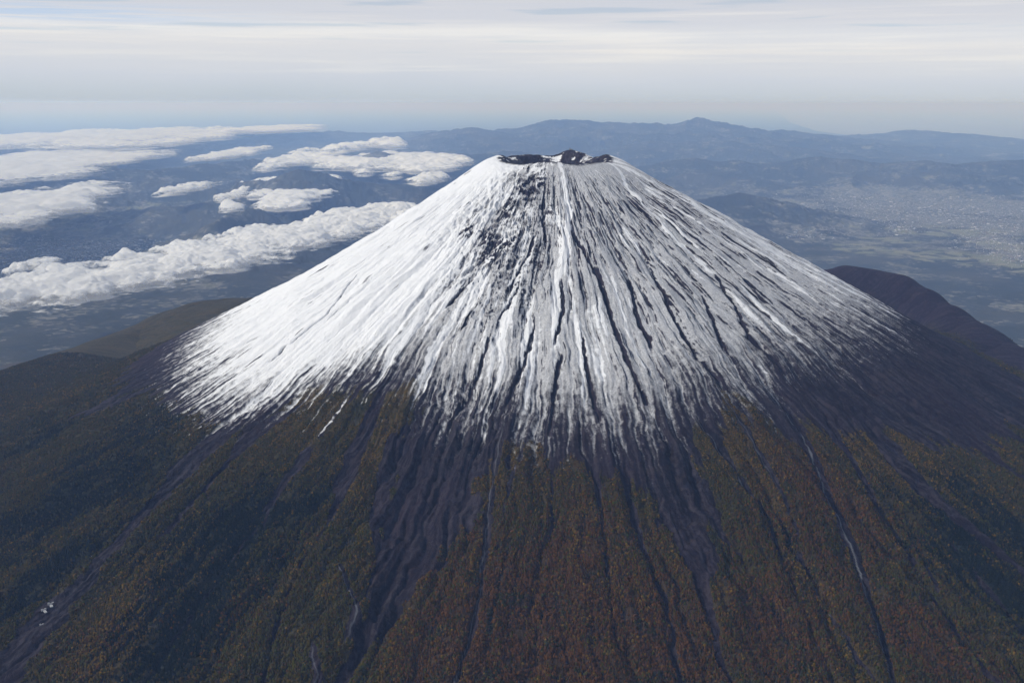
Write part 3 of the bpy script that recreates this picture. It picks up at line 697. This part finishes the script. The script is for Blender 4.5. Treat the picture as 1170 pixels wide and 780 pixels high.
# ================================================================== LOW CLOUDS
cm, n = new_mat('cloud_vapour')
ca = split(n, 'm1'); geo = n.new('ShaderNodeNewGeometry').outputs['Position']
c1 = n.noise(geo, .0045, 6, .65); c2 = n.noise(geo, .0013, 4, .6)
c3 = n.noise(geo, .011, 5, .7)
al = n.smooth(n.math('ADD', ca[0], n.math('ADD', n.math('MULTIPLY', n.math('SUBTRACT', c1, .5), 2.1), n.math('MULTIPLY', n.math('SUBTRACT', c3, .5), 1.0))), .0, .80)
df = n.new('ShaderNodeBsdfDiffuse', inp={0: (.96, .965, .97, 1), 1: 1.0})
tl = n.new('ShaderNodeBsdfTranslucent', inp={0: (.98, .98, .98, 1)})
bmp = n.new('ShaderNodeBump', inp={'Height': n.math('ADD', c1, c2), 'Strength': .45, 'Distance': 90.0}); n.l.new(bmp.outputs[0], df.inputs['Normal'])
m_ = n.new('ShaderNodeMixShader', inp={0: .25, 1: df.outputs[0], 2: tl.outputs[0]})
tr = n.new('ShaderNodeBsdfTransparent')
mm = n.new('ShaderNodeMixShader', inp={0: al, 1: tr.outputs[0], 2: m_.outputs[0]})
n.new('ShaderNodeOutputMaterial', inp={0: mm.outputs[0]})

def worley(x, y, seed):
    xi = np.floor(x); yi = np.floor(y); best = np.full(x.shape, 9.0, np.float32)
    for a in (-1, 0, 1):
        for b in (-1, 0, 1):
            cx_, cy_ = (xi + a).astype(np.int64), (yi + b).astype(np.int64)
            h = (cx_ * 374761393 + cy_ * 668265263 + seed * 974711) & 0xffffffff
            h = ((h ^ (h >> 13)) * 1274126177) & 0xffffffff; h ^= h >> 16
            jx = (h & 0xffff) / 65536; jy = (h >> 16) / 65536
            best = np.minimum(best, np.hypot(cx_ + jx - x, cy_ + jy - y))
    return best
def cloud(label, blobs, level=1500, thick=450, cell=900, seed=0, thresh=.42, ragged=.5, group=None, res=300):
    C = []; 
    for a, b, rx, ry, v in blobs:
        c = on_level(a, b, level); e = on_level(a + rx, b, level); f0 = on_level(a, b - ry, level)
        C.append((c, e - c, f0 - c, v))
    pts = np.array([c + s * 2.0 * u_ for c, ux, uy, v in C for s in (-1, 1) for u_ in (ux, uy)])
    x0, y0 = pts[:, :2].min(0); x1, y1 = pts[:, :2].max(0)
    st = max(x1 - x0, y1 - y0) / res
    gx, gy = np.meshgrid(np.arange(x0, x1 + st, st), np.arange(y0, y1 + st, st))
    wxx = gx + cell * .5 * fbm(gx / cell / 1.5, gy / cell / 1.5, 3, seed + 1); wyy = gy + cell * .5 * fbm(gx / cell / 1.5, gy / cell / 1.5, 3, seed + 2)
    F = np.zeros_like(gx)
    for c, ux, uy, v in C:
        lx, ly = np.hypot(*ux[:2]), np.hypot(*uy[:2]); dx, dy = wxx - c[0], wyy - c[1]
        p = (dx * ux[0] + dy * ux[1]) / lx ** 2; q2 = (dx * uy[0] + dy * uy[1]) / ly ** 2
        F = F + v * np.exp(-(p * p + q2 * q2))
    F = 1.25 * (1 - np.exp(-F))
    dome = lambda s_, k_: np.clip(1 - 1.15 * worley(wxx / cell * s_, wyy / cell * s_, seed + k_) ** 2, 0, 1)
    puff, puff2, puff3 = dome(1, 0), dome(2.3, 3), dome(5.3, 4)
    N = fbm(gx / cell / 2, gy / cell / 2, 5, seed + 7, .6)
    D = F + ragged * (N * 1.0 + (puff - .5) * .60 + (puff2 - .5) * .34 + (puff3 - .5) * .16) * np.clip(F * 3.0, 0, 1) - thresh
    inside = D > -.22
    if not inside.any(): print('empty cloud', label); return
    Dp = np.clip(D + .06, 0, 1) + .004
    top = level + thick * (np.sqrt(Dp) * .45 + np.sqrt(Dp) * (.42 * puff + .26 * puff2 + .14 * puff3)) * (.75 + .6 * N)
    bot = level - thick * .18 * np.sqrt(Dp)
    n0, m0 = gx.shape
    use = inside[:-1, :-1] & inside[1:, :-1] & inside[1:, 1:] & inside[:-1, 1:]
    qs = grid_quads(n0, m0)[use.ravel()][:, ::-1]
    Vt = np.stack([gx, gy, top], -1).reshape(-1, 3); Vb = np.stack([gx, gy, bot - .5], -1).reshape(-1, 3)
    # rim: join top and bottom along open edges
    e = np.concatenate([qs[:, [0, 1]], qs[:, [1, 2]], qs[:, [2, 3]], qs[:, [3, 0]]]); N0 = n0 * m0
    key = e[:, 0].astype(np.int64) * N0 + e[:, 1]; rev = e[:, 1].astype(np.int64) * N0 + e[:, 0]
    bd = e[~np.isin(key, rev)]
    wall = np.stack([bd[:, 0], bd[:, 0] + N0, bd[:, 1] + N0, bd[:, 1]], -1)
    allq = np.concatenate([qs, qs[:, ::-1] + N0, wall])
    VV = np.concatenate([Vt, Vb]); att = np.tile(np.clip(D * 1.7, -.4, 1.6).ravel(), 2)
    used = np.unique(allq); mp = np.zeros(len(VV), np.int64); mp[used] = np.arange(len(used))
    cen = VV[used].mean(0); cen[2] = level
    o = link_mesh('cloud', VV[used] - cen, quads=mp[allq], mat=cm, attrs={'m1': np.repeat(att[used][:, None], 3, 1)})
    o.location = cen
    tag(o, label, 'cloud', group, 'thing'); return o
GC = 'low white clouds over the plain on the left'
cloud('long lumpy white cloud bank running from the left edge towards the snowy flank',
      [(0, 338, 34, 16, 1.1), (40, 332, 30, 15, 1), (80, 325, 34, 16, 1.1), (120, 325, 30, 16, 1.1), (155, 312, 34, 16, 1.1), (195, 304, 34, 16, 1.1), (240, 292, 36, 18, 1.2), (285, 284, 36, 16, 1.2), (330, 274, 38, 15, 1.2),
       (375, 263, 38, 12, 1.2), (420, 252, 36, 9, 1.1), (455, 245, 30, 7, .9), (20, 312, 14, 5, .5), (-40, 345, 40, 16, 1), (60, 312, 10, 5, .5)], 1300, 210, 700, 1, .55, 1.3, GC, 850)
cloud('bright flat-topped cloud at the left edge with a ragged right end', [(0, 240, 44, 14, 1.3), (45, 232, 34, 12, 1.3), (75, 228, 20, 7, .9), (95, 218, 10, 4, .7), (-50, 240, 50, 20, 1.2), (20, 250, 40, 14, 1.1)], 1400, 230, 1100, 2, .48, .75, GC, 380)
cloud('broad smooth white cloud sheet at the left edge above the ragged cloud', [(0, 190, 60, 13, 1.4), (60, 188, 50, 12, 1.4), (115, 187, 26, 7, 1), (-60, 192, 60, 14, 1.3), (20, 204, 60, 9, 1.1)], 1500, 240, 1700, 3, .47, .6, GC, 380)
cloud('thin streaky cloud layer spread along the far left horizon', [(0, 163, 60, 7, 1.1), (60, 160, 60, 6, 1), (130, 157, 60, 6, 1.1), (200, 156, 50, 5, 1), (255, 155, 40, 4, .9), (130, 168, 50, 4, .7), (-60, 165, 60, 8, 1), (200, 165, 30, 3, .6)], 1700, 420, 2600, 4, .52, .95, GC, 460)
cloud('small elongated cloud alone between the far cloud sheets and the dark peaked hill', [(262, 178, 20, 4, 1.1), (285, 172, 14, 3, .8), (245, 180, 10, 4, .7)], 1600, 210, 800, 5, .48, .9, GC, 160)
cloud('tiny cloud tuft above the town in the left plain', [(213, 217, 13, 5, 1.1), (234, 214, 6, 3, .9), (200, 220, 6, 3, .6)], 1400, 200, 600, 6, .46, .9, GC, 140)
cloud('cluster of broken clouds in front of the dark peaked hill', [(305, 213, 22, 6, 1), (330, 216, 22, 7, 1.1), (325, 228, 20, 6, 1), (348, 226, 24, 5, 1), (318, 238, 24, 4, .9), (370, 207, 16, 4, .8), (300, 224, 10, 4, .7), (350, 214, 20, 5, .8)],
      1350, 210, 800, 7, .52, 1.0, GC, 340)
cloud('small twin puffs left of the broken clouds', [(266, 226, 8, 4, 1.1), (264, 240, 9, 3.5, 1.1), (276, 221, 5, 3, .8)], 1400, 200, 600, 8, .46, .9, GC, 140)
cloud('white cloud band wrapped round the far peak beside the summit', [(325, 188, 16, 6, 1), (355, 182, 22, 5, 1), (385, 186, 24, 5, 1), (420, 187, 26, 5, 1.1), (455, 185, 30, 6, 1.2), (490, 188, 30, 6, 1.2), (515, 186, 20, 5, 1), (480, 196, 24, 3, .8), (350, 176, 16, 3, .6)],
      1600, 270, 1100, 9, .52, 1.1, GC, 420)
cloud('wispy cloud puffs behind the far dark peak', [(405, 170, 16, 3, .9), (430, 165, 16, 3, .9), (450, 168, 12, 3, .8), (390, 173, 10, 3, .7)], 1900, 400, 1700, 10, .46, .7, GC, 200)
cloud('faint low puffs between the cloud band and the snowy ridge', [(420, 199, 12, 2.5, 1), (450, 203, 10, 2, .9), (485, 208, 18, 4, 1), (500, 203, 12, 3, .8)], 1500, 250, 800, 11, .42, .6, GC, 200)
cloud('thin low wisp just above the left end of the long cloud bank', [(50, 300, 20, 3, .8), (30, 306, 18, 3, .8)], 1400, 150, 700, 12, .42, .6, GC, 120)
cloud('thin distant cloud streak over the far plain beside the left horizon', [(320, 150, 40, 2.5, .9), (345, 146, 20, 2, .8)], 2000, 350, 4500, 13, .42, .6, GC, 160)

# ================================================================== SMALL BUILT THINGS ON THE VOLCANO
def ray_hit(px, py):
    t0, r0 = on_cone(px, py); return r0 * math.sin(t0), -r0 * math.cos(t0), float(sample_grid(H, np.array([t0]), np.array([r0]))[0])
cc, n = new_mat('concrete')
geo = n.new('ShaderNodeTexCoord').outputs['Object']
bs = n.new('ShaderNodeBsdfPrincipled', inp={'Base Color': n.mix(n.noise(geo, .3, 4), (.22, .23, .25), (.36, .37, .38)), 'Roughness': .9})
n.new('ShaderNodeOutputMaterial', inp={0: bs.outputs[0]})
def box(sx, sy, sz, x=0, y=0, z=0, taper=1.0):
    v = [(x + a * sx / 2 * (taper if c else 1), y + b * sy / 2 * (taper if c else 1), z + c * sz) for c in (0, 1) for a, b in ((-1, -1), (1, -1), (1, 1), (-1, 1))]
    return v, [(0, 3, 2, 1), (4, 5, 6, 7), (0, 1, 5, 4), (1, 2, 6, 5), (2, 3, 7, 6), (3, 0, 4, 7)]
def boxes(name, lst, mt, parent=None):
    vs, fs = [], []
    for b in lst:
        v, f = box(*b); fs += [tuple(i + len(vs) for i in q_) for q_ in f]; vs += v
    me = bpy.data.meshes.new(name); me.from_pydata(vs, [], fs); me.update(); me.materials.append(mt)
    o = bpy.data.objects.new(name, me); scene.collection.objects.link(o); o.parent = parent; return o
def dam(px, py, L, rot, label, hgt=9):
    e = bpy.data.objects.new('check_dam', None); scene.collection.objects.link(e)
    p = ray_hit(px, py); e.location = (p[0], p[1], p[2] - 2); e.rotation_euler = (0, 0, rot)
    tag(e, label, 'dam', 'concrete check dams in the left lava track')
    boxes('dam_wall', [(L * .36, 6, hgt, -L * .32, 0, 0, .9), (L * .36, 6, hgt, L * .32, 0, 0, .9), (L * .30, 5.6, hgt * .7, 0, 0, 0, .9)], cc, e)
    boxes('apron', [(L * .5, 26, 3.0, 0, -16, 0, .95)], cc, e)
    return e
dam(107, 629, 24, R(35), 'single pale concrete block dam high in the lava track at left', 11)
dam(58, 688, 24, R(30), 'upper wide white dam wall of the cluster at far left')
dam(50, 696, 20, R(42), 'middle white dam wall of the cluster at far left', 7)
dam(47, 708, 16, R(25), 'lowest short dam wall of the cluster at far left', 8)

# weather station on the highest point of the crater rim
st_ = bpy.data.objects.new('summit_station', None); scene.collection.objects.link(st_)
kk = np.argmax(np.where((Rf > 250) & (Rf < 520), H, 0)); ii, j_ = divmod(int(kk), H.shape[1])
st_.location = (Rf[ii, j_] * math.sin(TH[j_]), -Rf[ii, j_] * math.cos(TH[j_]), float(H[ii, j_]) - 1)
print('station', st_.location)
tag(st_, 'tiny grey station building on the highest point of the crater rim', 'building')
gm_, n = new_mat('grey_metal'); bs = n.new('ShaderNodeBsdfPrincipled', inp={'Base Color': (.25, .26, .28, 1), 'Roughness': .6}); n.new('ShaderNodeOutputMaterial', inp={0: bs.outputs[0]})
boxes('hall', [(18, 9, 6, 0, 0, 0), (8, 8, 5, 11.5, 0, .1)], cc, st_); boxes('roof', [(19, 10, 1.2, 0, 0, 6.0, .8)], gm_, st_); boxes('tower', [(3.4, 3.4, 11, -5, 0, 7.0, .8)], gm_, st_)

# ================================================================== HAZE
hb, n = new_mat('haze')
pv = n.new('ShaderNodeVolumePrincipled', inp={'Color': (.31, .51, 1.0, 1), 'Density': 1.6e-5, 'Anisotropy': 0.0, 'Absorption Color': (.93, .91, 1.0, 1)})
o_ = n.new('ShaderNodeOutputMaterial'); n.l.new(pv.outputs[0], o_.inputs['Volume'])
try: hb.cycles.homogeneous_volume = True
except Exception: pass
zt, zb, hs = 4200.0, -40.0, 910000.0
v, f = box(2 * hs, 2 * hs, zt - zb, 0, 0, zb)
me = bpy.data.meshes.new('haze'); me.from_pydata(v, [], f); me.update(); me.materials.append(hb)
hz_o = bpy.data.objects.new('haze', me); scene.collection.objects.link(hz_o)
tag(hz_o, 'blue air haze thickening towards the horizon', 'haze', kind='stuff')
